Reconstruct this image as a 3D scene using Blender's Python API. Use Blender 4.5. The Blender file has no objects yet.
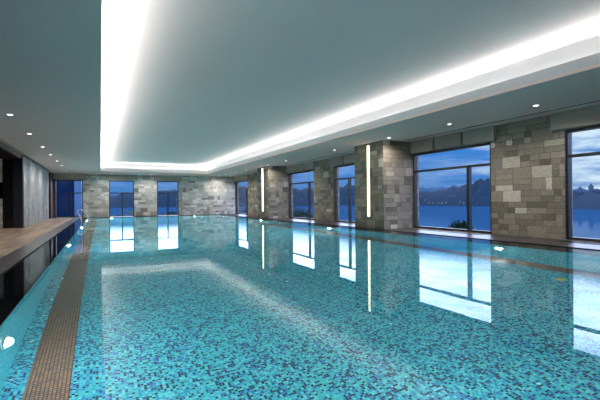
import bpy, bmesh, math, random
from mathutils import Vector, Matrix
random.seed(7)
C = bpy.context.scene.collection
SC = bpy.context.scene
PI = math.pi

# ------------------------------------------------------------------ dimensions (metres)
XR, XL, YB, YN = 10.1, -2.9, 33.0, -3.0      # room faces
H = 3.1                                      # soffit height
XA = -5.4                                    # back of the alcove on the left
DL, DR, DN, DB = -1.28, 8.75, .72, 31.6       # deck edges round the water
SL, SR, SN, SB = -0.77, 8.05, 1.15, 31.1     # inner edges of the submerged granite shelf
ZW = -0.016                                   # water level
ZS = -0.07                                   # shelf
DEEP = -1.6                    # pool floor levels
TX0, TX1, TY0, TY1 = 0.03, 7.15, -1.0, 29.8  # ceiling tray opening
ZLIP, ZTRAY = 3.33, 3.68

# ------------------------------------------------------------------ node helper
class N:
    def __init__(s, name):
        s.m = bpy.data.materials.new(name); s.m.use_nodes = True
        s.t = s.m.node_tree; s.t.nodes.clear()
        s.out = s.t.nodes.new('ShaderNodeOutputMaterial')
    def node(s, typ, **kw):
        n = s.t.nodes.new(typ)
        for k, v in kw.items(): setattr(n, k, v)
        return n
    def link(s, a, b): s.t.links.new(a, b)
    def put(s, sock, v):
        if isinstance(v, bpy.types.NodeSocket): s.link(v, sock)
        else: sock.default_value = v
    def math(s, op, a, b=0.0, c=None, clamp=False):
        n = s.node('ShaderNodeMath', operation=op, use_clamp=clamp)
        s.put(n.inputs[0], a); s.put(n.inputs[1], b)
        if c is not None: s.put(n.inputs[2], c)
        return n.outputs[0]
    def mixf(s, f, a, b):
        n = s.node('ShaderNodeMix', data_type='FLOAT')
        s.put(n.inputs[0], f); s.put(n.inputs[2], a); s.put(n.inputs[3], b)
        return n.outputs[0]
    def mixc(s, f, a, b, mode='MIX'):
        n = s.node('ShaderNodeMix', data_type='RGBA', blend_type=mode)
        s.put(n.inputs[0], f)
        s.put(n.inputs[6], a if not isinstance(a, tuple) else (*a[:3], 1))
        s.put(n.inputs[7], b if not isinstance(b, tuple) else (*b[:3], 1))
        return n.outputs[2]
    def xyz(s, x, y, z):
        n = s.node('ShaderNodeCombineXYZ')
        s.put(n.inputs[0], x); s.put(n.inputs[1], y); s.put(n.inputs[2], z)
        return n.outputs[0]
    def sep(s, v):
        n = s.node('ShaderNodeSeparateXYZ'); s.link(v, n.inputs[0]); return n.outputs
    def white(s, v):
        n = s.node('ShaderNodeTexWhiteNoise', noise_dimensions='3D'); s.link(v, n.inputs['Vector'])
        return n.outputs['Value'], n.outputs['Color']
    def noise(s, v=None, scale=5.0, detail=3.0, rough=.5):
        n = s.node('ShaderNodeTexNoise')
        if v is not None: s.link(v, n.inputs['Vector'])
        n.inputs['Scale'].default_value = scale; n.inputs['Detail'].default_value = detail
        n.inputs['Roughness'].default_value = rough
        return n.outputs['Fac']
    def ramp(s, f, stops, interp='LINEAR'):
        n = s.node('ShaderNodeValToRGB'); cr = n.color_ramp; cr.interpolation = interp
        while len(cr.elements) > 1: cr.elements.remove(cr.elements[-1])
        cr.elements[0].position = stops[0][0]; cr.elements[0].color = (*stops[0][1], 1)
        for p, c in stops[1:]:
            e = cr.elements.new(p); e.color = (*c, 1)
        s.link(f, n.inputs[0]); return n.outputs[0]
    def pos(s): return s.node('ShaderNodeNewGeometry').outputs['Position']
    def wall_uv(s):
        g = s.node('ShaderNodeNewGeometry')
        p = s.sep(g.outputs['Position']); n = s.sep(g.outputs['True Normal'])
        mx = s.math('GREATER_THAN', s.math('ABSOLUTE', n[0]), .6)
        mz = s.math('GREATER_THAN', s.math('ABSOLUTE', n[2]), .6)
        return s.mixf(mx, p[0], p[1]), s.mixf(mz, p[2], p[1])
    def bump(s, h, strength=.3, dist=.01):
        n = s.node('ShaderNodeBump'); n.inputs['Strength'].default_value = strength
        n.inputs['Distance'].default_value = dist; s.link(h, n.inputs['Height']); return n.outputs[0]
    def bsdf(s, col, rough=.5, metal=0.0, spec=.5, normal=None, emit=None, estr=0.0):
        b = s.node('ShaderNodeBsdfPrincipled')
        s.put(b.inputs['Base Color'], (*col, 1) if isinstance(col, tuple) else col)
        s.put(b.inputs['Roughness'], rough); b.inputs['Metallic'].default_value = metal
        b.inputs['Specular IOR Level'].default_value = spec
        if normal is not None: s.link(normal, b.inputs['Normal'])
        if emit is not None:
            b.inputs['Emission Color'].default_value = (*emit, 1); b.inputs['Emission Strength'].default_value = estr
        s.link(b.outputs[0], s.out.inputs[0]); return s.m

def hx(r, g, b):
    f = lambda c: (c / 255 / 12.92) if c / 255 <= .04045 else ((c / 255 + .055) / 1.055) ** 2.4
    return (f(r), f(g), f(b))

def plain(name, col, rough=.5, metal=0.0, spec=.5, var=.06, scale=8.0):
    n = N(name)
    f = n.noise(n.pos(), scale, 3)
    c = n.mixc(f, tuple(x * (1 - var) for x in col), tuple(min(1, x * (1 + var)) for x in col))
    return n.bsdf(c, rough, metal, spec)

def emis(name, col, strength):
    n = N(name); return n.bsdf((.8, .8, .8), .4, 0, .5, None, col, strength)

def stone(name, cw, chh, stops, psx=.4, psy=.45, vertical=False, joint=.006, rough=.75):
    """coursed ashlar: each cell is one block, or is cut in two across or along, at a place of its own"""
    n = N(name)
    u, v = n.wall_uv()
    if vertical: u, v = v, u
    row = n.math('FLOOR', n.math('DIVIDE', v, chh))
    fv = n.math('FRACT', n.math('DIVIDE', v, chh))
    off, _ = n.white(n.xyz(row, 3.3, 1.7))
    uu = n.math('ADD', n.math('DIVIDE', u, cw), n.math('MULTIPLY', off, 7.0))
    ci = n.math('FLOOR', uu); fu = n.math('FRACT', uu)
    r1, rc = n.white(n.xyz(ci, row, 5.1)); rr = n.sep(rc)
    okx = n.math('LESS_THAN', rr[0], psx); oky = n.math('LESS_THAN', rr[1], psy)
    sp = n.math('ADD', .3, n.math('MULTIPLY', rr[2], .4))
    sx = n.math('MULTIPLY', okx, n.math('GREATER_THAN', fu, sp))
    sy = n.math('MULTIPLY', oky, n.math('GREATER_THAN', fv, .5))
    bid = n.xyz(n.math('ADD', n.math('MULTIPLY', ci, 2), sx), n.math('ADD', n.math('MULTIPLY', row, 2), sy), .5)
    w, wc = n.white(bid)
    dx = n.math('MINIMUM', fu, n.math('SUBTRACT', 1, fu))
    dx = n.math('MINIMUM', dx, n.mixf(okx, 1.0, n.math('ABSOLUTE', n.math('SUBTRACT', fu, sp))))
    dy = n.math('MINIMUM', fv, n.math('SUBTRACT', 1, fv))
    dy = n.math('MINIMUM', dy, n.mixf(oky, 1.0, n.math('ABSOLUTE', n.math('SUBTRACT', fv, .5))))
    d = n.math('MINIMUM', n.math('MULTIPLY', dx, cw), n.math('MULTIPLY', dy, chh))
    jm = n.math('LESS_THAN', d, joint)
    col = n.ramp(w, stops)
    gr = n.noise(n.pos(), 26, 5, .65)
    gm = n.ramp(gr, [(.25, (.62, .62, .62)), (.75, (1.3, 1.3, 1.3))])
    col = n.mixc(1.0, col, gm, 'MULTIPLY')
    col = n.mixc(n.math('MULTIPLY', jm, .55), col, (.03, .03, .03))
    hgt = n.math('ADD', n.math('MULTIPLY', n.math('SUBTRACT', 1, jm), n.math('ADD', .5, n.sep(wc)[2])), n.math('MULTIPLY', gr, .35))
    return n.bsdf(col, rough, 0, .35, n.bump(hgt, .7, .012))

def mosaic(name, stops, ts=.025, clump=.18, grout=(.10, .42, .46), gw=.06, rough=.25):
    n = N(name)
    u, v = n.wall_uv()
    a = n.math('DIVIDE', u, ts); b = n.math('DIVIDE', v, ts)
    w, wc = n.white(n.xyz(n.math('FLOOR', a), n.math('FLOOR', b), .5))
    cl = n.math('MULTIPLY', n.math('SUBTRACT', n.noise(n.xyz(u, v, 0), 9, 2), .5), clump)
    col = n.ramp(n.math('ADD', w, cl, clamp=True), stops, 'CONSTANT')
    fa = n.math('FRACT', a); fb = n.math('FRACT', b)
    g = n.math('MINIMUM', n.math('MINIMUM', fa, n.math('SUBTRACT', 1, fa)), n.math('MINIMUM', fb, n.math('SUBTRACT', 1, fb)))
    col = n.mixc(n.math('LESS_THAN', g, gw), col, grout)
    return n.bsdf(col, rough, 0, .3)

# ------------------------------------------------------------------ materials
M = {}
M['stone'] = stone('grey_ashlar', .54, .31, [(0, hx(106, 98, 88)), (.2, hx(128, 119, 106)), (.6, hx(146, 136, 121)), (.88, hx(158, 147, 131)), (.97, hx(200, 189, 172)), (1, hx(204, 194, 178))], .6, .68)
M['stone_pale'] = stone('pale_ashlar', .5, .3, [(0, hx(134, 131, 127)), (.15, hx(178, 175, 170)), (.6, hx(204, 200, 194)), (.9, hx(222, 218, 212)), (1, hx(234, 230, 224))])
M['split'] = stone('split_face_stone', .42, .075, [(0, hx(140, 140, 143)), (.5, hx(188, 188, 192)), (1, hx(218, 218, 224))], .5, .1, True, .004)
M['ceiling'] = plain('ceiling_paint', (.88, .69, .62), .85, 0, .2, .015, 1.2)
M['cove'] = plain('cove_white', (.86, .87, .88), .85, 0, .2, .01, 1.2)
M['lip'] = plain('lip_paint', (.66, .65, .64), .85, 0, .2, .015, 1.2)
TQ = [(0, (.03, .29, .42)), (.14, (.055, .48, .54)), (.32, (.09, .55, .52)), (.47, (.025, .24, .44)), (.56, (.17, .66, .65)),
      (.70, (.06, .12, .42)), (.76, (.02, .01, .10)), (.88, (.012, .006, .03))]
M['mosaic'] = mosaic('turquoise_mosaic', TQ, .026)
M['mosaic_wall'] = mosaic('turquoise_wall_mosaic', TQ[:5] + [(.80, (.03, .16, .36)), (.90, (.03, .03, .16))], .026)
M['mosaic_lamplit'] = mosaic('cyan_lamplit_mosaic', [(0, (.04, .50, .62)), (.3, (.08, .62, .70)), (.6, (.12, .70, .74)), (.85, (.03, .40, .58)), (.95, (.03, .2, .5))], .026, .1, (.12, .6, .66))  # cyan tiles, lightened to stand in for lamplight on the left wall
M['band'] = mosaic('brown_band_mosaic', [(0, hx(126, 100, 86)), (.3, hx(140, 112, 96)), (.6, hx(152, 118, 92)), (.85, hx(166, 122, 78))], .032, .3, (.035, .03, .03), .14, .2)

def granite(name, col, rough):
    n = N(name)
    f = n.noise(n.pos(), 90, 4, .7)
    return n.bsdf(n.mixc(f, tuple(x * .5 for x in col), tuple(x * 1.6 for x in col)), rough, 0, .5)
M['granite'] = granite('black_granite', (.012, .012, .013), .12)
M['kerb'] = granite('polished_dark_granite', (.06, .06, .064), .28)
M['shelf'] = granite('wet_black_granite', (.008, .008, .009), .3)
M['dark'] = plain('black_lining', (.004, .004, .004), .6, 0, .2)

def planks(name, w, along, cols, rough=.45, ln=1.8):
    n = N(name)
    p = n.sep(n.pos()); a, b = (p[0], p[1]) if along == 'Y' else (p[1], p[0])
    k = n.math('FLOOR', n.math('DIVIDE', a, w))
    o, _ = n.white(n.xyz(k, 2.2, 0))
    q = n.math('ADD', n.math('DIVIDE', b, ln), o)
    r, _ = n.white(n.xyz(k, n.math('FLOOR', q), 1))
    g = n.noise(n.xyz(n.math('MULTIPLY', a, 22), n.math('MULTIPLY', b, 1.6), 0), 2.0, 4, .6)
    col = n.ramp(n.math('ADD', n.math('MULTIPLY', r, .5), n.math('MULTIPLY', g, .5)), [(.15, cols[0]), (.5, cols[1]), (.85, cols[2])])
    fa = n.math('FRACT', n.math('DIVIDE', a, w)); fb = n.math('FRACT', q)
    e = n.math('LESS_THAN', n.math('MINIMUM', n.math('MULTIPLY', n.math('MINIMUM', fa, n.math('SUBTRACT', 1, fa)), w),
                                    n.math('MULTIPLY', n.math('MINIMUM', fb, n.math('SUBTRACT', 1, fb)), ln)), .003)
    col = n.mixc(n.math('MULTIPLY', e, .7), col, (.02, .018, .015))
    return n.bsdf(col, rough, 0, .4, n.bump(g, .1, .004))
M['deck'] = planks('timber_look_deck', .2, 'Y', [hx(112, 92, 76), hx(150, 126, 105), hx(180, 154, 130)], .5)
M['paving'] = planks('grey_brown_paving', .6, 'X', [hx(50, 44, 43), hx(64, 56, 55), hx(78, 69, 67)], .3, .6)
M['frame'] = plain('dark_window_metal', hx(58, 62, 70), .35, .6, .5, .03)
M['fabric'] = None
def fabric():
    n = N('grey_blind_fabric')
    u, v = n.wall_uv()
    w = n.math('SINE', n.math('MULTIPLY', v, 900))
    f = n.noise(n.pos(), 60, 2)
    c = n.mixc(f, hx(160, 149, 138), hx(176, 165, 152))
    return n.bsdf(c, .9, 0, .1, n.bump(w, .1, .001))
M['fabric'] = fabric()
M['rail'] = plain('blind_rail_metal', hx(150, 148, 145), .4, .4, .5, .02)
M['white'] = plain('white_trim', (.8, .8, .8), .4, 0, .5, .01)
M['slot'] = plain('slot_black', (.01, .01, .01), .6, 0, .2)
M['lens'] = emis('downlight_lens', (1, .97, .92), 3.2)
M['led'] = emis('warm_led_diffuser', (1.0, .82, .54), 5.0)
M['pool_lens'] = emis('pool_lamp_lens', (.92, .96, 1.0), 720)
M['pool_lens_deep'] = emis('pool_lamp_lens_deep_end', (.92, .96, 1.0), 1900)
M['steel'] = plain('polished_steel', (.9, .9, .92), .3, 1.0, .5, .01)
M['bronze'] = plain('brown_bronze', hx(176, 148, 130), .3, .3, .5, .1)
M['wood_red'] = planks('dark_red_timber', .12, 'Y', [hx(52, 34, 36), hx(74, 48, 50), hx(92, 62, 62)], .4)
M['yellow'] = plain('yellow_plastic', hx(215, 190, 40), .4)

def glass():
    n = N('window_glass')
    fr = n.node('ShaderNodeFresnel')
    bk = n.node('ShaderNodeNewGeometry').outputs['Backfacing']
    n.link(n.mixf(bk, 1.2, 1 / 1.2), fr.inputs['IOR'])      # same reflectance on both faces of the sheet
    tr = n.node('ShaderNodeBsdfTransparent'); tr.inputs[0].default_value = (.95, .97, .98, 1)
    gl = n.node('ShaderNodeBsdfGlossy'); gl.inputs['Roughness'].default_value = 0.0
    mx = n.node('ShaderNodeMixShader')
    n.link(fr.outputs[0], mx.inputs[0]); n.link(tr.outputs[0], mx.inputs[1]); n.link(gl.outputs[0], mx.inputs[2])
    n.link(mx.outputs[0], n.out.inputs[0]); return n.m
M['glass'] = glass()

def water():
    n = N('pool_water')
    p = n.pos(); q = n.sep(p)
    h = n.noise(n.xyz(n.math('MULTIPLY', q[0], .45), q[1], 0), 1.1, 2, .5)
    ins = n.math('MULTIPLY', n.math('SUBTRACT', q[1], 9.0), .08, clamp=True)      # the inlets at the far end stir the surface there
    h = n.math('MULTIPLY', h, n.math('ADD', .7, n.math('MULTIPLY', ins, 1.6)))
    b = n.bump(h, .05, .02)
    g = n.node('ShaderNodeBsdfGlass'); g.inputs['IOR'].default_value = 1.333; g.inputs['Roughness'].default_value = 0.0
    g.inputs['Color'].default_value = (.93, 1, 1, 1)
    rf = n.node('ShaderNodeBsdfRefraction'); rf.inputs['IOR'].default_value = 1.333; rf.inputs['Roughness'].default_value = 0.0
    rf.inputs['Color'].default_value = (.93, 1, 1, 1)
    mx = n.node('ShaderNodeMixShader'); mx.inputs[0].default_value = .28     # softened mirror, as through a polariser
    n.link(b, g.inputs['Normal']); n.link(b, rf.inputs['Normal'])
    n.link(g.outputs[0], mx.inputs[1]); n.link(rf.outputs[0], mx.inputs[2])
    n.link(mx.outputs[0], n.out.inputs[0]); return n.m
M['water'] = water()

def lake():
    n = N('lake_water')
    p = n.pos(); q = n.sep(p)
    h = n.noise(n.xyz(q[0], q[1], 0), .12, 4, .6)
    d = n.node('ShaderNodeBsdfDiffuse'); n.link(n.mixc(h, (.016, .072, .17), (.02, .084, .19)), d.inputs[0])
    g = n.node('ShaderNodeBsdfGlossy'); g.inputs['Roughness'].default_value = .05
    m = n.node('ShaderNodeMixShader'); m.inputs[0].default_value = .22
    n.link(d.outputs[0], m.inputs[1]); n.link(g.outputs[0], m.inputs[2]); n.link(m.outputs[0], n.out.inputs[0]); return n.m
M['lake'] = lake()
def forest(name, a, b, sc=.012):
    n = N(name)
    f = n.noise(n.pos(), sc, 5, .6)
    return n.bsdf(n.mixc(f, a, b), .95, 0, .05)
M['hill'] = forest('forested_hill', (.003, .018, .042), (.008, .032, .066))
M['hill_far'] = forest('hazed_far_hill', (.018, .06, .13), (.03, .085, .17), .004)  # haze of the distance is mixed into the base colour
M['land'] = forest('bank_grass', (.01, .02, .01), (.03, .05, .02), .3)
M['leaf'] = forest('leaf_green', (.012, .03, .018), (.03, .06, .03), 3)
M['bark'] = plain('bark', (.04, .03, .02), .9)
M['house'] = plain('house_render', (.05, .075, .11), .8)
M['house_roof'] = plain('house_roof', (.06, .05, .06), .8)
M['tower'] = plain('tower_concrete', (.02, .05, .10), .7)
M['navy'] = plain('navy_cladding', (.003, .014, .05), .9, 0, .05)
M['navy_light'] = plain('pale_blue_cladding', (.035, .10, .22), .4)
M['navy_glass'] = plain('dark_blue_glass', (.002, .010, .038), .5, 0, .1)

# ------------------------------------------------------------------ mesh helpers
def new(): return bmesh.new()
def box(bm, x0, x1, y0, y1, z0, z1, mi=0):
    vs = [bm.verts.new((x, y, z)) for z in (z0, z1) for x, y in ((x0, y0), (x1, y0), (x1, y1), (x0, y1))]
    for f in ((0, 3, 2, 1), (4, 5, 6, 7), (0, 1, 5, 4), (1, 2, 6, 5), (2, 3, 7, 6), (3, 0, 4, 7)):
        fc = bm.faces.new([vs[i] for i in f]); fc.material_index = mi
    return vs
def quad(bm, pts, mi=0):
    f = bm.faces.new([bm.verts.new(p) for p in pts]); f.material_index = mi
def lathe(bm, prof, axis, org, seg=24, close=True):
    """prof: (radius, along) turned about axis through org"""
    ax = Vector(axis).normalized()
    a = ax.orthogonal().normalized(); b = ax.cross(a)
    rings = []
    for r, t in prof:
        c = Vector(org) + ax * t
        rings.append([bm.verts.new(c + a * (r * math.cos(2 * PI * k / seg)) + b * (r * math.sin(2 * PI * k / seg))) for k in range(seg)])
    for i in range(len(rings) - 1):
        for k in range(seg):
            bm.faces.new((rings[i][k], rings[i][(k + 1) % seg], rings[i + 1][(k + 1) % seg], rings[i + 1][k]))
    if close:
        bm.faces.new(list(reversed(rings[0]))); bm.faces.new(rings[-1])
def tube(bm, pts, r, seg=10):
    pts = [Vector(p) for p in pts]; rings = []
    up = None
    for i, p in enumerate(pts):
        t = (pts[min(i + 1, len(pts) - 1)] - pts[max(i - 1, 0)]).normalized()
        if up is None: up = t.orthogonal().normalized()
        a = (up - t * up.dot(t)).normalized(); up = a; b = t.cross(a)
        rings.append([bm.verts.new(p + a * (r * math.cos(2 * PI * k / seg)) + b * (r * math.sin(2 * PI * k / seg))) for k in range(seg)])
    for i in range(len(rings) - 1):
        for k in range(seg):
            bm.faces.new((rings[i][k], rings[i][(k + 1) % seg], rings[i + 1][(k + 1) % seg], rings[i + 1][k]))
    bm.faces.new(list(reversed(rings[0]))); bm.faces.new(rings[-1])
def spline(ctrl, n=8):
    P = [Vector(p) for p in ctrl]; P = [2 * P[0] - P[1]] + P + [2 * P[-1] - P[-2]]
    out = []
    for i in range(1, len(P) - 2):
        for k in range(n):
            t = k / n
            out.append(.5 * ((2 * P[i]) + (P[i + 1] - P[i - 1]) * t + (2 * P[i - 1] - 5 * P[i] + 4 * P[i + 1] - P[i + 2]) * t * t + (-P[i - 1] + 3 * P[i] - 3 * P[i + 1] + P[i + 2]) * t ** 3))
    out.append(P[-2]); return out
def obj(name, bm, mats, parent=None, loc=None, bevel=0, smooth=False):
    if bevel:
        bmesh.ops.bevel(bm, geom=bm.edges[:], offset=bevel, segments=2, affect='EDGES', clamp_overlap=True)
    bmesh.ops.recalc_face_normals(bm, faces=bm.faces[:])
    me = bpy.data.meshes.new(name); bm.to_mesh(me); bm.free()
    for m in (mats if isinstance(mats, (list, tuple)) else [mats]): me.materials.append(m)
    if smooth:
        for p in me.polygons: p.use_smooth = True
    o = bpy.data.objects.new(name, me); C.objects.link(o)
    if parent: o.parent = parent
    if loc: o.location = loc
    return o
def tag(o, label, cat, group=None, kind=None):
    o['label'] = label; o['category'] = cat
    if group: o['group'] = group
    if kind: o['kind'] = kind
    return o
def empty(name, loc=(0, 0, 0), rz=0):
    o = bpy.data.objects.new(name, None); o.empty_display_size = .2; C.objects.link(o)
    o.location = loc; o.rotation_euler = (0, 0, rz); return o
def struct(name, bm, mats, label, cat, **k):
    return tag(obj(name, bm, mats, **k), label, cat, kind='structure')
def copy_tree(o, parent=None):
    c = o.copy(); C.objects.link(c)
    if parent: c.parent = parent
    for ch in list(o.children): copy_tree(ch, c)
    return c

# ------------------------------------------------------------------ windows: openings
# along the lake wall (Y0, Y1, mullion Y) and in the end wall (X0, X1, mullion X)
RW = [(2.70, 5.96, 3.50), (8.03, 11.30, 8.89), (13.45, 16.78, 15.55), (18.84, 22.05, 19.50), (29.50, 32.72, 29.96)]
BW = [(-2.90, -1.11, -1.87, 1.74), (0.58, 2.29, 1.47, 1.74), (3.94, 5.56, 4.75, 1.74)]
ZT = 2.66

# ------------------------------------------------------------------ shell
bm = new()
y = YN
for a, b, _ in RW:
    box(bm, XR, XR + .3, y, a, -.3, H + .6); box(bm, XR, XR + .3, a, b, ZT, H + .6); box(bm, XR, XR + .3, a, b, -.3, .02); y = b
box(bm, XR, XR + .3, y, YB + .3, -.3, H + .6)
struct('wall_right', bm, M['stone'], 'grey ashlar stone lake wall with full height window openings', 'wall')

bm = new()
x = XL - .6
for a, b, _, _ in BW:
    if a > x: box(bm, x, a, YB, YB + .3, -.3, H + .6)
    box(bm, a, b, YB, YB + .3, ZT, H + .6); box(bm, a, b, YB, YB + .3, -.3, .02); x = b
box(bm, x, XR, YB, YB + .3, -.3, H + .6)
box(bm, 5.78, XR - .01, YB - .28, YB, -.3, H)          # the right-hand pier stands a little proud
struct('wall_back', bm, M['stone_pale'], 'pale grey ashlar end wall with three windows', 'wall')

bm = new()
box(bm, XL - .3, XL, 20.22, 29.7, -.02, H)
struct('wall_left', bm, M['split'], 'pale split face stone wall beside the timber deck', 'wall')
bm = new()
box(bm, XL - .32, XL + .012, 20.15, 20.22, 0, H); box(bm, XL - .02, XL + .03, 20.15, 29.75, H - .1, H - .002)
struct('trim_1', bm, M['frame'], 'dark metal edge trim of the split face stone wall', 'trim')

# recess behind the left deck: far cheek with black granite and a stone chimney-like breast with a dark niche
bm = new()
box(bm, XL - .68, XL - .0, 20.22, 20.5, -.02, H)
struct('trim_2', bm, M['granite'], 'black polished granite pilaster beside the split face stone wall', 'trim')
bm = new()
box(bm, XA, XL - .68, 20.24, 20.6, -.02, 1.22); box(bm, XA, XL - .68, 20.24, 20.6, 1.9, 2.84)
box(bm, XA, XL - .68, 20.45, 20.6, 1.22, 1.9, 1)
struct('wall_alcove', bm, [M['stone_pale'], M['dark']], 'stone faced end of the dark alcove, with a black niche', 'wall')
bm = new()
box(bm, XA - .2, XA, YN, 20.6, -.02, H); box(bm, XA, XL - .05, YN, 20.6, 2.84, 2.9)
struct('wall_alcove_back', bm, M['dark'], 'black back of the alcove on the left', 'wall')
bm = new()
box(bm, XL - .12, XL, YN, 20.15, 2.86, H - .07)
struct('trim_3', bm, M['granite'], 'black granite lintel above the alcove', 'trim')
bm = new()
box(bm, XL - .03, XL + .06, YN, 20.16, H - .07, H)
struct('trim_4', bm, M['bronze'], 'brown bronze strip under the ceiling above the alcove', 'trim')
# passage between left wall and end wall
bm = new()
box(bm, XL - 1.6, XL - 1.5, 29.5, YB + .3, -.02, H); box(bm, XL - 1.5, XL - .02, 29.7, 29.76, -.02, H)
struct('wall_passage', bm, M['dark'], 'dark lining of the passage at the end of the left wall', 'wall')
bm = new()
box(bm, XL - .16, XL - .02, 31.2, YB, -.02, ZT + .4); box(bm, XL - .1, XL + .14, 32.55, YB, 0, ZT + .02)
struct('door_1', bm, M['wood_red'], 'dark reddish timber door and jamb in the far left corner', 'door')
bm = new()
FW = [(-2.4, 0.8, -1.5), (1.6, 4.8, 2.4), (5.6, 8.8, 6.4)]
x = XA - .2
for a, b, _ in FW:
    box(bm, x, a, YN - .3, YN, -.3, H + .6); box(bm, a, b, YN - .3, YN, ZT, H + .6); box(bm, a, b, YN - .3, YN, -.3, .02); x = b
box(bm, x, XR + .3, YN - .3, YN, -.3, H + .6)
struct('wall_front', bm, M['stone_pale'], 'pale stone wall behind the camera', 'wall')

# ceiling: soffit ring, lips, cove recess, tray lid
bm = new()
rc = .2
box(bm, XA - .2, TX0 - rc, YN, YB, H, H + .06); box(bm, TX1 + rc, XR, YN, YB, H, H + .06)
box(bm, TX0 - rc, TX1 + rc, YN, TY0 - rc, H, H + .06); box(bm, TX0 - rc, TX1 + rc, TY1 + rc, YB, H, H + .06)
box(bm, TX0 - rc, TX0, TY0 - rc, TY1 + rc, H, H + .06); box(bm, TX1, TX1 + rc, TY0 - rc, TY1 + rc, H, H + .06)
box(bm, TX0, TX1, TY0 - rc, TY0, H, H + .06); box(bm, TX0, TX1, TY1, TY1 + rc, H, H + .06)
box(bm, TX0 - rc - .05, TX1 + rc + .05, TY0 - rc - .05, TY1 + rc + .05, ZTRAY, ZTRAY + .06)
struct('ceiling', bm, M['ceiling'], 'pale grey plaster ceiling with a raised tray lit from hidden coves', 'ceiling')
bm = new()
box(bm, XA - .2, XR + .3, YN - .3, YB + .3, ZTRAY + .06, ZTRAY + .2)
struct('ceiling_slab', bm, M['dark'], 'roof slab above the tray ceiling', 'ceiling')

bm = new()
lt = .05
box(bm, TX0 - lt, TX0, TY0 - lt, TY1 + lt, H + .06, ZLIP); box(bm, TX1, TX1 + lt, TY0 - lt, TY1 + lt, H + .06, ZLIP)
box(bm, TX0, TX1, TY0 - lt, TY0, H + .06, ZLIP); box(bm, TX0, TX1, TY1, TY1 + lt, H + .06, ZLIP)
struct('trim_9', bm, M['lip'], 'pale grey plaster lip round the raised ceiling tray', 'trim')

bm = new()
box(bm, TX0 - rc - .05, TX0 - rc, TY0 - rc, TY1 + rc, H + .06, ZTRAY); box(bm, TX1 + rc, TX1 + rc + .05, TY0 - rc, TY1 + rc, H + .06, ZTRAY)
box(bm, TX0 - rc, TX1 + rc, TY0 - rc - .05, TY0 - rc, H + .06, ZTRAY); box(bm, TX0 - rc, TX1 + rc, TY1 + rc, TY1 + rc + .05, H + .06, ZTRAY)
struct('trim_10', bm, M['cove'], 'white back of the light cove round the ceiling tray', 'trim')

# floor: timber-look deck left, paving on the other sides, granite kerb, black shelf
bm = new(); box(bm, XA, DL - .37, YN, YB, -.12, 0)
struct('floor', bm, M['deck'], 'tan timber look deck along the left of the pool', 'floor')
bm = new()
box(bm, DR, XR, YN, YB, -.12, 0); box(bm, DL - .37, DR, YN, DN, -.12, 0); box(bm, DL - .37, DR, DB, YB, -.12, 0)
struct('floor_paving', bm, M['paving'], 'grey brown stone paving between the pool and the windows', 'floor')
bm = new()
k = 2.4; yy = DN
while yy < DB - .1:
    box(bm, DL - .37, DL, yy + .006, min(yy + k, DB) - .006, -.12, .004); yy += k
bm.normal_update()
bmesh.ops.recalc_face_normals(bm, faces=bm.faces[:])
for fc in bm.faces:
    if fc.normal.x > .5: fc.material_index = 1
struct('trim_5', bm, [M['kerb'], M['dark']], 'polished black granite kerb along the timber deck', 'trim')
bm = new()
for a in ((DL, SL, DN, DB), (SR, DR, DN, DB), (SL, SR, DN, SN), (SL, SR, SB, DB)):
    box(bm, a[0], a[1], a[2], a[3], ZS - .07, ZS)
box(bm, DL - .02, DL, DN, DB, ZS - .1, -.13 + .012); 
struct('trim_6', bm, M['shelf'], 'submerged black granite overflow shelf round the pool', 'trim')

# pool tank: floor, walls, brown bands
bm = new()
quad(bm, [(SL, SN, DEEP), (SR, SN, DEEP), (SR, SB, DEEP), (SL, SB, DEEP)])
struct('floor_pool', bm, M['mosaic'], 'turquoise and navy mosaic floor of the pool', 'pool floor')
bm = new()
zt = ZS - .07
box(bm, SR, SR + .12, SN - .12, SB + .12, DEEP - .1, zt)
box(bm, SL, SR, SN - .12, SN, DEEP - .1, zt); box(bm, SL, SR, SB, SB + .12, DEEP - .1, zt)
struct('wall_pool', bm, M['mosaic_wall'], 'turquoise mosaic sides of the pool', 'pool wall')
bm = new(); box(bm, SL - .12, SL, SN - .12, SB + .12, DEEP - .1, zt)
struct('wall_pool_left', bm, M['mosaic_lamplit'], 'cyan mosaic side of the pool below the timber deck, lamplight put into its tiles', 'pool wall')
def band(name, xa, xb, prof, label):
    bm = new()
    for (ya, za), (yb, zb) in zip(prof, prof[1:]):
        quad(bm, [(xa, ya, za + .004), (xb, ya, za + .004), (xb, yb, zb + .004), (xa, yb, zb + .004)])
    return struct(name, bm, M['band'], label, 'mosaic band')
band('trim_7', -.60, -.25, [(SN, DEEP), (SB, DEEP)], 'brown mosaic band on the pool floor along the left side')
band('trim_8', 7.22, 7.66, [(SN, DEEP), (SB, DEEP)], 'brown mosaic band on the pool floor along the window side')

bm = new(); quad(bm, [(DL, DN, ZW), (DR, DN, ZW), (DR, DB, ZW), (DL, DB, ZW)])
wo = obj('pool_water', bm, M['water'])
if wo.data.polygons[0].normal.z < 0: wo.data.flip_normals()      # the surface faces up
tag(wo, 'still turquoise pool water filling the tank to the deck', 'water', kind='stuff')

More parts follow.
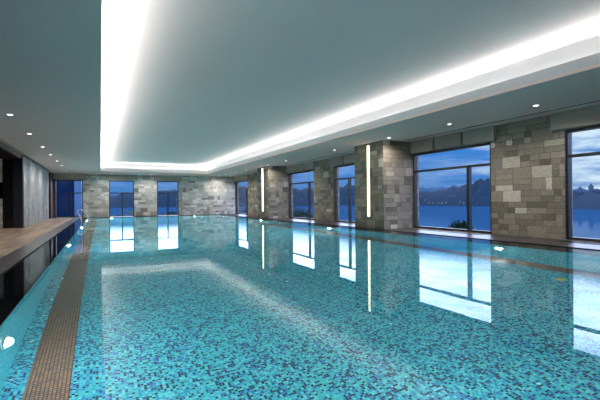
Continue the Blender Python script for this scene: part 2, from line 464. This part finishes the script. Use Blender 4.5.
# ------------------------------------------------------------------ stone pillars with a vertical light
def pillar(name, y0, y1, label):
    bm = new()
    x0, x1, d, w = 8.82, XR, .05, .055
    yc = (y0 + y1) / 2 - .02
    box(bm, x0, x1, y0, yc - w, 0, H); box(bm, x0, x1, yc + w, y1, 0, H)
    box(bm, x0, x1, yc - w, yc + w, 0, .42); box(bm, x0, x1, yc - w, yc + w, 3.02, H)
    box(bm, x0 + d, x1, yc - w, yc + w, .42, 3.02)
    bmesh.ops.remove_doubles(bm, verts=bm.verts[:], dist=1e-5)
    o = struct(name, bm, M['stone'], label, 'pillar')
    return x0, yc, d, w
for i, (y0, y1, side) in enumerate(((11.32, 13.1, 'nearer'), (22.08, 23.9, 'farther'))):
    x0, yc, d, w = pillar('wall_pillar', y0, y1, 'the %s of the two stone clad pillars standing at the pool edge' % side)
    r = empty('wall_light', (x0, yc, .42))
    tag(r, 'tall slim warm light set into the %s stone pillar' % side, 'wall light', 'vertical lights in the pillars')
    bm = new(); box(bm, -.03, d - .002, -w + .008, w - .008, .01, 2.59); obj('diffuser', bm, M['led'], r, bevel=.004)
    bm = new(); box(bm, .004, d - .001, -w + .001, -w + .007, .002, 2.598); box(bm, .004, d - .001, w - .007, w - .001, .002, 2.598)
    obj('channel', bm, M['rail'], r)

# ------------------------------------------------------------------ windows
wn = [0]
def window(p0, p1, mull, ztr, side, label):
    wn[0] += 1
    L = p1 - p0
    if side == 'R': r = empty('window_%d' % wn[0], (XR + .1, p0, .02), PI / 2)
    elif side == 'B': r = empty('window_%d' % wn[0], (p0, YB + .1, .02))
    else: r = empty('window_%d' % wn[0], (p0, YN - .1, .02))
    # local x along the window, y out of (or into) the room, z up
    tag(r, label, 'window', kind='structure')
    t, dp, hh, m, zt = .06, .07, ZT - .02, mull - p0, ztr - .02
    bm = new()
    box(bm, 0, t, -dp, dp, 0, hh); box(bm, L - t, L, -dp, dp, 0, hh); box(bm, t, L - t, -dp, dp, hh - t, hh); box(bm, t, L - t, -dp, dp, 0, t)
    obj('frame', bm, M['frame'], r)
    bm = new(); box(bm, t, L - t, -.05, .05, zt - .035, zt + .035); obj('transom', bm, M['frame'], r)
    bm = new(); box(bm, m - .045, m + .045, -.06, .06, t, zt - .035); obj('mullion', bm, M['frame'], r)
    for a, b, c, d in ((t, L - t, zt + .035, hh - t), (t, m - .045, t, zt - .035), (m + .045, L - t, t, zt - .035)):
        bm = new(); box(bm, a, b, -.006, .006, c, d)
        # one sheet is enough for the eye: keep the face turned to the room, sealed edges stay in the frame
        obj('pane', bm, M['glass'], r)
    return r
nm = ['nearest lake window, cut by the right edge of the view', 'wide lake window just in front of the nearer pillar',
      'lake window half hidden behind the nearer pillar', 'lake window just in front of the farther pillar',
      'narrow looking lake window in the far right corner']
for (a, b, m), l in zip(RW, nm): window(a, b, m, 2.03, 'R', l)
for (a, b, m, z), l in zip(BW, ['end wall window in the far left corner, facing a dark blue building', 'middle window of the end wall', 'right hand window of the end wall']):
    window(a, b, m, z, 'B', l)
for (a, b, m), l in zip(FW, ('left', 'middle', 'right')): window(a, b, m, 2.03, 'F', 'tall window behind the camera, %s one' % l)

# ------------------------------------------------------------------ blinds
def make_blind(L, zb, dp=.12):
    r = empty('window_blind')
    hh = H - zb
    bm = new(); box(bm, .008, L - .008, -dp, -.012, .03, hh); obj('fabric_panel', bm, M['fabric'], r, bevel=.004)
    bm = new(); box(bm, .008, L - .008, -dp - .004, -.012, 0, .03); obj('bottom_rail', bm, M['rail'], r, bevel=.004)
    return r
ordn = ['first', 'second', 'third']
bl = {0: ('the nearest lake window', [(2.42, 6.27, 3)]), 1: ('the wide window before the nearer pillar', [(7.79, 11.30, 3)]),
      2: ('the window behind the nearer pillar', [(13.12, 17.05, 3)]), 3: ('the window before the farther pillar', [(18.55, 22.05, 3)]),
      4: ('the lake window in the far right corner', [(29.2, 32.8, 1)])}
for k, (where, segs) in bl.items():
    for a, b, n in segs:
        w = (b - a) / n
        for i in range(n):
            if k == 0 and i < 1: continue
            r = make_blind(w - .07, 2.68)
            r.location = (XR - .005, a + (i + 1) * w - .035, 2.68); r.rotation_euler = (0, 0, -PI / 2)
            if n == 1: lab = 'grey fabric blind drawn up above ' + where
            else: lab = 'grey blind over %s, %s from the camera' % (where, ordn[i])
            tag(r, lab, 'blind', 'drawn up blinds over the lake windows')
for (a, b), l in zip(((-2.88, -.91), (.33, 2.57), (3.73, 5.77)), ('far left corner', 'middle', 'right hand')):
    r = make_blind(b - a, 2.65); r.location = (a, YB - .005, 2.65)
    tag(r, 'grey fabric blind drawn up above the %s window of the end wall' % l, 'blind', 'drawn up blinds on the end wall')

# ------------------------------------------------------------------ downlights
def make_down():
    r = empty('downlight')
    bm = new(); lathe(bm, [(.052, 0.0), (.075, 0.0), (.075, -.006), (.068, -.010), (.055, -.008), (.052, 0.0)], (0, 0, 1), (0, 0, 0), 28, False)
    obj('trim_ring', bm, M['white'], r)
    bm = new(); lathe(bm, [(.052, -.001), (.054, -.012), (.04, -.017), (.01, -.019)], (0, 0, 1), (0, 0, 0), 28, True); obj('lens', bm, M['lens'], r)
    return r
d0 = make_down(); first = True
def ordinal(i): return ['first', 'second', 'third', 'fourth', 'fifth', 'sixth', 'seventh', 'eighth', 'ninth', 'tenth'][i]
rows = [([(8.75, 5.78), (8.66, 8.2), (8.66, 10.8), (8.64, 14.3), (8.6, 19.05), (8.6, 21.57), (8.6, 25.4), (8.57, 27.6), (8.55, 30.0), (8.5, 31.9)], 'window side soffit', 'downlights over the window side'),
        ([(-1.89, 11.54), (-1.89, 14.46), (-1.9, 17.65), (-1.9, 20.26), (-1.9, 23.21), (-1.9, 25.84), (-2.0, 30.5)], 'dark soffit above the timber deck', 'downlights over the timber deck'),
        ([(.76, 31.9), (3.4, 31.9)], 'soffit by the end wall', 'downlights by the end wall')]
for pts_, where, grp in rows:
    for i, (x, y) in enumerate(pts_):
        o = d0 if first else copy_tree(d0); first = False
        o.location = (x, y, H)
        if grp.endswith('end wall'): lab = 'small round downlight in the soffit by the end wall, %s one' % ('left', 'right')[i]
        else: lab = 'round lit downlight in the %s, %s from the camera' % (where, ordinal(i))
        tag(o, lab, 'downlight', grp)
        sp = bpy.data.lights.new('downlight_beam', 'SPOT'); sp.energy = 135; sp.spot_size = 2.9; sp.spot_blend = 1.0; sp.shadow_soft_size = 0; sp.color = (1, .95, .88)
        so = bpy.data.objects.new('downlight_beam', sp); C.objects.link(so); so.location = (x, y, H - .02)

# ------------------------------------------------------------------ linear air slots
def slot(y0, y1, label):
    r = empty('ceiling_vent', (9.58, y0, H - .001)); L = y1 - y0
    tag(r, label, 'air vent', 'linear air slots in the window side soffit')
    bm = new(); box(bm, -.045, .045, 0, L, -.006, 0); obj('opening', bm, M['slot'], r)
    bm = new(); box(bm, -.055, -.045, 0, L, -.008, 0); box(bm, .045, .055, 0, L, -.008, 0); obj('flange', bm, M['white'], r)
slot(2.2, 11.0, 'long dark linear air slot in the soffit above the two nearest lake windows')
slot(13.4, 21.8, 'long linear air slot in the soffit between the two pillars')
slot(24.2, 32.2, 'linear air slot in the soffit beyond the farther pillar')

# ------------------------------------------------------------------ floor grilles under the windows
for (a, b, _), l in zip(RW[:4], ('nearest lake window', 'wide lake window before the nearer pillar', 'lake window behind the nearer pillar', 'lake window before the farther pillar')):
    r = empty('floor_grille', (9.78, a + .1, 0)); L = b - a - .2
    tag(r, 'dark floor grille at the foot of the %s' % l, 'floor grille', 'floor grilles along the windows')
    bm = new(); box(bm, -.11, .11, 0, L, -.001, .003); obj('recess', bm, M['slot'], r)
    bm = new()
    for q in range(5): box(bm, -.1 + q * .046, -.1 + q * .046 + .016, 0, L, .003, .010)
    obj('slats', bm, M['bronze'] if a > 6 else M['frame'], r)
    bm = new(); box(bm, -.13, -.11, -.02, L + .02, 0, .010); box(bm, .11, .13, -.02, L + .02, 0, .010); box(bm, -.11, .11, -.02, 0, 0, .010); box(bm, -.11, .11, L, L + .02, 0, .010)
    obj('rim', bm, M['frame'], r)

# ------------------------------------------------------------------ pool ladder
r = empty('pool_ladder', (-.9, 25.0, ZS))
tag(r, 'polished steel pool ladder with two looped handrails at the left edge', 'ladder')
for s in (-.25, .25):
    ctrl = [(-.02, s, 0), (-.02, s, .12), (-.1, s, .36), (-.2, s, .58), (-.17, s, .68), (-.05, s, .72), (.1, s, .62), (.24, s, .42), (.31, s, .2), (.33, s, 0), (.33, s, -.6), (.33, s, -1.15)]
    bm = new(); tube(bm, spline(ctrl, 7), .024, 12); o = obj('handrail', bm, M['steel'], r, smooth=True)
    bm = new(); lathe(bm, [(.055, 0), (.055, .008), (.03, .02)], (0, 0, 1), (-.02, s, 0), 20); obj('flange', bm, M['steel'], o)
for z in (-.3, -.6, -.9):
    bm = new(); box(bm, .28, .38, -.24, .24, z - .012, z + .012); obj('step', bm, M['steel'], r, bevel=.004)

# ------------------------------------------------------------------ underwater lamps
def make_lamp():
    r = empty('pool_light')
    bm = new(); lathe(bm, [(.085, 0), (.13, 0), (.13, .012), (.115, .022), (.085, .020), (.085, 0)], (1, 0, 0), (0, 0, 0), 28, False); obj('rim', bm, M['steel'], r)
    bm = new(); lathe(bm, [(.085, .001), (.083, .02), (.072, .042), (.05, .058), (.02, .066)], (1, 0, 0), (0, 0, 0), 28); obj('lens', bm, M['pool_lens'], r)
    return r
l0 = make_lamp(); first = True
def deep_lens(o):                     # the lamps of the far half burn brighter
    for c in o.children:
        if c.name.startswith('lens'):
            c.data = c.data.copy(); c.data.materials[0] = M['pool_lens_deep']
for side, ys, where in (('L', (4.35, 12.0, 19.8, 27.6), 'left side'), ('R', (6.2, 13.7, 21.2, 28.7), 'window side')):
    for i, y in enumerate(ys):
        o = l0 if first else copy_tree(l0); first = False
        o.location = (SL, y, -.72) if side == 'L' else (SR, y, -.72); o.rotation_euler = (0, 0, 0 if side == 'L' else PI)
        tag(o, 'glowing round underwater light in the %s of the pool, %s from the camera' % (where, ordinal(i)), 'pool light', 'underwater lights on the ' + where)
        if y > 11: deep_lens(o)
for i, x in enumerate((.7, 6.4)):
    o = copy_tree(l0); o.location = (x, SB, -.72); o.rotation_euler = (0, 0, -PI / 2)
    tag(o, 'glowing round underwater light in the far end of the pool, %s one' % ('left', 'right')[i], 'pool light', 'underwater lights on the far end'); deep_lens(o)
for i, x in enumerate((-.1, 2.4)):  # added lamps, out of view, to brighten the water and the left wall
    o = copy_tree(l0); o.location = (x, SN, -.8); o.rotation_euler = (0, 0, PI / 2)
    tag(o, 'added unseen underwater light in the near end of the pool, %s' % ('left corner', 'middle')[i], 'pool light', 'added lights on the near end')

bm = new(); lathe(bm, [(.075, 0), (.075, .012), (.06, .02), (.02, .022)], (0, 0, 1), (0, 0, 0), 24)
tag(obj('floor_drain', bm, M['yellow'], None, (6.69, 4.02, DEEP)), 'small yellow round drain cover on the pool floor', 'drain')

# ------------------------------------------------------------------ cove lamps (strips lying behind the lips)
def strip(x, y, length, inward, w, col=(.83, .95, .99)):
    """slim LED profile tilted towards the middle of the tray"""
    l = bpy.data.lights.new('cove_strip', 'AREA'); l.shape = 'RECTANGLE'; l.size = .03; l.size_y = length; l.energy = w * length; l.color = col
    o = bpy.data.objects.new('cove_strip', l); C.objects.link(o); o.location = (x, y, ZLIP - .008)
    d = Vector((inward[0], inward[1], .4)).normalized()                 # beam direction
    side = Vector((-inward[1], inward[0], 0)); xx = side.cross(d) * -1
    m = Matrix((side.cross(-d), side, -d)).transposed().to_4x4(); m.translation = o.location
    o.matrix_world = m
CW = 13.0
cy = (TY0 + TY1) / 2; cl = TY1 - TY0; cx = (TX0 + TX1) / 2; cw = TX1 - TX0
strip(TX0 - .09, cy, cl, (1, 0), CW); strip(TX1 + .09, cy, cl, (-1, 0), CW)
strip(cx, TY1 + .09, cw, (0, -1), CW); strip(cx, TY0 - .09, cw, (0, 1), CW)

# ------------------------------------------------------------------ the country outside
ZL = -20.0
bm = new()
quad(bm, [(-2500, 60, ZL), (4500, -1500, ZL), (4500, 4500, ZL), (-2500, 4500, ZL)])
tag(obj('lake', bm, M['lake']), 'calm blue lake beyond the windows', 'lake', kind='structure')
bm = new()
prof = [(10.7, -3.2), (18, -4.2), (60, -11), (150, -21)]
for (x0, za), (x1, zb) in zip(prof, prof[1:]):
    quad(bm, [(x0, -60, za), (x1, -60, zb), (x1, 260, zb), (x0, 260, za)])
prof = [(33.4, -3.2), (60, -6), (220, -21)]
for (y0, za), (y1, zb) in zip(prof, prof[1:]):
    quad(bm, [(-120, y0, za), (10.7, y0, za), (10.7, y1, zb), (-120, y1, zb)])
tag(obj('lake_bank', bm, M['land']), 'dark sloping bank below the building', 'bank', kind='structure')

def ridge(name, prof, r0, r1, mat, label, rough, seed, n=150):
    """prof: azimuth (deg, from the end-wall direction towards the lake wall), crest height as a slope seen from the room"""
    rnd = random.Random(seed)
    az = [prof[0][0] + (prof[-1][0] - prof[0][0]) * i / n for i in range(n + 1)]
    def at(a):
        for (a0, v0), (a1, v1) in zip(prof, prof[1:]):
            if a <= a1: return v0 + (v1 - v0) * (a - a0) / (a1 - a0)
        return prof[-1][1]
    ph = [rnd.random() * 6.28 for _ in range(6)]
    bm = new(); rows_ = []
    M_ = 9
    for i, a in enumerate(az):
        e = at(a) + rough * sum(math.sin(a * f + p) / f for f, p in zip((1.1, 2.3, 4.1, 7.7, 13.0, 21.0), ph)) * .6
        ra = math.radians(a); dx, dy = math.sin(ra), math.cos(ra)
        R0 = r0(a); R1 = R0 + r1; hc = 1 + max(e, .004) * (R0 + r1 * .55)
        row = []
        for k in range(M_):
            t = k / (M_ - 1); R = R0 + (R1 - R0) * t
            q = math.sin(PI * min(t / .55, 1) / 2) if t <= .55 else math.cos(PI * (t - .55) / .9)
            jit = 1 + (.10 * math.sin(a * 5.3 + k * 2.1 + ph[0]) + .06 * math.sin(a * 13 + k * 3.3)) * (0 if k in (0, 5) else 1)
            z = ZL - 2 + (hc - ZL + 2) * q * jit
            row.append(bm.verts.new((dx * R, dy * R, z)))
        rows_.append(row)
    for a, b in zip(rows_, rows_[1:]):
        for k in range(M_ - 1): bm.faces.new((a[k], b[k], b[k + 1], a[k + 1]))
    return tag(obj(name, bm, mat, smooth=True), label, 'mountain', kind='structure')
near = [(-25, .02), (-5, .012), (1, .0119), (2.5, .0213), (4, .0212), (6.8, .0258), (8.85, .0305), (11, .025), (15, .03), (18.8, .0362), (22, .036), (24.7, .0343), (25.4, .0256), (27.2, .0302),
        (28.1, .035), (31, .0295), (32.7, .039), (34, .0411), (38, .036), (42, .0262), (43.4, .020), (45.3, .0215), (47.2, .0262), (48.7, .0315), (50, .0423), (51.5, .0437), (55, .036), (58, .026),
        (59.9, .0182), (61.3, .0116), (62.8, .0120), (68, .015), (75, .025)]
shore = lambda a: 1900 if a < 20 else (1900 - (a - 20) * 16 if a < 50 else max(900, 1420 - (a - 50) * 42))
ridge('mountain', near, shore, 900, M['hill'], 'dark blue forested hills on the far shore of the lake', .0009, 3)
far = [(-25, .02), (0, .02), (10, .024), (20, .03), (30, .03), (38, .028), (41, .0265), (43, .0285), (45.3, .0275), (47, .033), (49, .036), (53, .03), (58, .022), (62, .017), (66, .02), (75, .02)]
ridge('mountain_range', far, lambda a: 4200, 1600, M['hill_far'], 'distant range behind the dark hills, pale blue haze put into its colour', .0012, 11)

# houses scattered at the foot of the far hills
def make_house():
    r = empty('house')
    bm = new(); box(bm, -6, 6, -4, 4, -6, 6); obj('walls', bm, M['house'], r)
    bm = new()
    v = [bm.verts.new(p) for p in ((-6.6, -4.6, 6), (6.6, -4.6, 6), (6.6, 4.6, 6), (-6.6, 4.6, 6), (-6.6, 0, 9.5), (6.6, 0, 9.5))]
    for f in ((0, 1, 5, 4), (2, 3, 4, 5), (0, 4, 3), (1, 2, 5), (0, 3, 2, 1)): bm.faces.new([v[i] for i in f])
    obj('roof', bm, M['house_roof'], r)
    return r
h0 = make_house(); rnd = random.Random(5)
for i in range(16):
    a = 42.2 + i * .55 + rnd.uniform(0, .12); ra = math.radians(a)
    up = rnd.uniform(0, 1) ** 1.6; R = shore(a) + 18 + 150 * up
    o = h0 if i == 0 else copy_tree(h0)
    o.location = (math.sin(ra) * R, math.cos(ra) * R, ZL + 8 + 26 * up)
    o.rotation_euler = (0, 0, rnd.uniform(0, 3)); s = rnd.uniform(.35, .6); o.scale = (s, s, s)
    tag(o, 'tiny pale house at the foot of the hills across the lake', 'house', 'houses on the far shore')
def make_tower():
    r = empty('tower_block')
    bm = new(); box(bm, -9, 9, -9, 9, -10, 42); obj('walls', bm, M['tower'], r)
    bm = new(); box(bm, -4, 4, -4, 4, 42, 46); obj('rooftop', bm, M['tower'], r)
    return r
t0 = make_tower()
for i, (a, s, hs) in enumerate(((60.3, .5, .6), (60.9, .45, .95), (61.4, .5, .7), (61.95, .48, 1.1), (62.5, .55, .8), (63.1, .5, 1.0), (63.7, .5, .7))):
    ra = math.radians(a); R = 1330
    o = t0 if i == 0 else copy_tree(t0)
    o.location = (math.sin(ra) * R, math.cos(ra) * R, ZL + 10); o.scale = (s, s, hs)
    tag(o, 'tiny tower block in the skyline across the lake', 'building', 'tower blocks on the skyline')

# neighbouring building seen from the far left corner window
r = empty('office_building', (-7.5, 48, -3.4))
tag(r, 'dark blue clad building behind the far left corner window', 'building')
bm = new(); box(bm, 0, 5.1, 0, 8, 0, 16); obj('wall', bm, M['navy'], r)
bm = new(); box(bm, 5.1, 5.75, -.2, 8, 0, 16); obj('corner_pier', bm, M['navy_light'], r)
for i in range(4):
    for j in range(5):
        bm = new(); box(bm, .35 + i * 1.15, 1.2 + i * 1.15, -.03, .05, .8 + j * 2.6, 2.6 + j * 2.6); obj('window', bm, M['navy_glass'], r)

# bushes outside just under the window sills
def make_bush(seed, w, h):
    rnd = random.Random(seed)
    r = empty('garden_tree')
    bm = new()
    for k in range(7):
        a = rnd.random() * 6.28
        tube(bm, spline([(0, 0, -3.2), (0, 0, -1.2), (math.cos(a) * w * .3, math.sin(a) * w * .3, h * .6 - .55)], 4), .035, 6)
    obj('stems', bm, M['bark'], r)
    bm = new()
    for k in range(1500):
        th, ph = rnd.random() * 6.28, math.acos(rnd.uniform(-.75, 1)); q = rnd.random() ** .4 * (1 + .2 * math.sin(3 * th + seed))
        p = Vector((math.sin(ph) * math.cos(th) * w * q, math.sin(ph) * math.sin(th) * w * q, -.25 + math.cos(ph) * h * q))
        n = Vector((rnd.gauss(0, 1), rnd.gauss(0, 1), rnd.gauss(.4, 1))).normalized(); a = n.orthogonal().normalized(); b = n.cross(a); s = rnd.uniform(.03, .07)
        v = [bm.verts.new(p + a * (s * x) + b * (s * .5 * y)) for x, y in ((-1, 0), (0, -1), (1, 0), (0, 1))]
        bm.faces.new(v)
    obj('crown', bm, M['leaf'], r)
    return r
for i, (x, y, w, h, lab) in enumerate(((13.6, 12.25, .5, .36, 'dark round shrub outside the wide lake window, by its mullion'),
                                        (15.0, 31.1, 1.1, .75, 'dark bushy tree outside the lake window before the farther pillar, left'),
                                        (14.6, 28.6, 1.2, .6, 'dark bushy tree outside the lake window before the farther pillar, right'),
                                        (15.2, 44.0, 1.3, .8, 'dark bushy tree outside the narrow lake window in the far right corner'),
                                        (5.7, 38.2, .9, .45, 'dark bush outside the right hand end wall window'),
                                        (2.9, 38.4, .5, .3, 'low dark bush outside the middle end wall window'))):
    r = make_bush(20 + i, w, h); r.location = (x, y, 0); tag(r, lab, 'tree')

# ------------------------------------------------------------------ sky
wd = bpy.data.worlds.new('dusk_sky'); SC.world = wd; wd.use_nodes = True
t = wd.node_tree; t.nodes.clear()
class WN(N):
    def __init__(s, tree): s.t = tree; s.out = tree.nodes.new('ShaderNodeOutputWorld')
n = WN(t)
g = n.node('ShaderNodeTexCoord').outputs['Generated']
x, y, z = n.sep(g)
# dusk: a dim blue band lies over the lake hills, paler high cloud above it; the band is deeper to the east
west = n.math('MULTIPLY', y, -.15)
T = n.math('MAXIMUM', west,  n.math('MAXIMUM', n.math('MAXIMUM', n.math('MULTIPLY', x, .168), n.math('MULTIPLY', y, .052)), .045))
q = n.math('DIVIDE', z, T)
low = n.ramp(n.math('MULTIPLY', z, 5.0, clamp=True), [(0, (.10, .27, .58)), (.12, (.075, .24, .60)), (.35, (.055, .24, .68)), (.6, (.05, .24, .70)), (1, (.07, .29, .74))])
cv = n.xyz(n.math('MULTIPLY', x, 5.0), n.math('MULTIPLY', y, 5.0), n.math('MULTIPLY', z, 26.0))
cn = n.noise(cv, 1.5, 6, .58)
cm = n.ramp(cn, [(.40, (0, 0, 0)), (.60, (1, 1, 1))])
east = n.math('SMOOTH_MIN', n.math('MULTIPLY', n.math('MAXIMUM', n.math('SUBTRACT', x, .70), 0), 6.0), 1.0, .1)
amt = n.math('MULTIPLY', n.sep(cm)[0], n.math('ADD', .18, n.math('MULTIPLY', east, .85)))
low = n.mixc(amt, low, (.72, .88, 1.02))
up = n.math('DIVIDE', n.math('SUBTRACT', q, 1.0), .45, clamp=True)
hi = n.mixc(n.sep(cm)[0], (3.2, 4.0, 6.3), (5.1, 5.8, 7.6))
high = n.math('DIVIDE', n.math('SUBTRACT', .75, z), .4, clamp=True)
hi = n.mixc(high, (.25, .4, .7), hi)
col = n.mixc(up, low, hi)
bg = n.node('ShaderNodeBackground'); n.link(col, bg.inputs[0]); bg.inputs[1].default_value = 1.0
n.link(bg.outputs[0], n.out.inputs[0])
# portals guide the daylight through the openings
for a, b, _ in RW:
    l = bpy.data.lights.new('daylight_portal', 'AREA'); l.shape = 'RECTANGLE'; l.size = b - a; l.size_y = ZT; l.cycles.is_portal = True
    o = bpy.data.objects.new('daylight_portal', l); C.objects.link(o); o.location = (XR + .32, (a + b) / 2, ZT / 2); o.rotation_euler = (PI / 2, 0, PI / 2)
for a, b, _, _ in BW:
    l = bpy.data.lights.new('daylight_portal', 'AREA'); l.shape = 'RECTANGLE'; l.size = b - a; l.size_y = ZT; l.cycles.is_portal = True
    o = bpy.data.objects.new('daylight_portal', l); C.objects.link(o); o.location = ((a + b) / 2, YB + .32, ZT / 2); o.rotation_euler = (-PI / 2, 0, 0)

for a, b, _ in FW:
    l = bpy.data.lights.new('daylight_portal', 'AREA'); l.shape = 'RECTANGLE'; l.size = b - a; l.size_y = ZT; l.cycles.is_portal = True
    o = bpy.data.objects.new('daylight_portal', l); C.objects.link(o); o.location = ((a + b) / 2, YN - .32, ZT / 2); o.rotation_euler = (PI / 2, 0, 0)

# ------------------------------------------------------------------ camera
F, TH, Y0, ROLL = 405.0, .458, 201.3, .009
cam = bpy.data.cameras.new('camera'); co = bpy.data.objects.new('camera', cam); C.objects.link(co)
cam.sensor_fit = 'HORIZONTAL'; cam.sensor_width = 36.0; cam.lens = 36.0 * F / 600.0
cam.shift_y = (Y0 - 200.0) / 600.0
cam.clip_start = .05; cam.clip_end = 20000
f = Vector((math.sin(TH), math.cos(TH), 0)); u = Vector((0, 0, 1)); rgt = f.cross(u)
cr, sr = math.cos(ROLL), math.sin(ROLL)
# roll so that the horizon climbs slightly to the right in the frame
r2 = rgt * cr - u * sr; u2 = rgt * sr + u * cr
m = Matrix((r2, u2, -f)).transposed().to_4x4(); m.translation = Vector((0, 0, 1.0))
co.matrix_world = m
SC.camera = co
SC.view_settings.view_transform = 'Standard'; SC.view_settings.look = 'None'
SC.view_settings.exposure = 0.0; SC.view_settings.gamma = 1.0; SC.view_settings.use_curve_mapping = False
SC.cycles.max_bounces = 14; SC.cycles.diffuse_bounces = 6; SC.cycles.transmission_bounces = 8; SC.cycles.transparent_max_bounces = 12
SC.cycles.use_denoising = True; SC.cycles.sample_clamp_indirect = 8.0
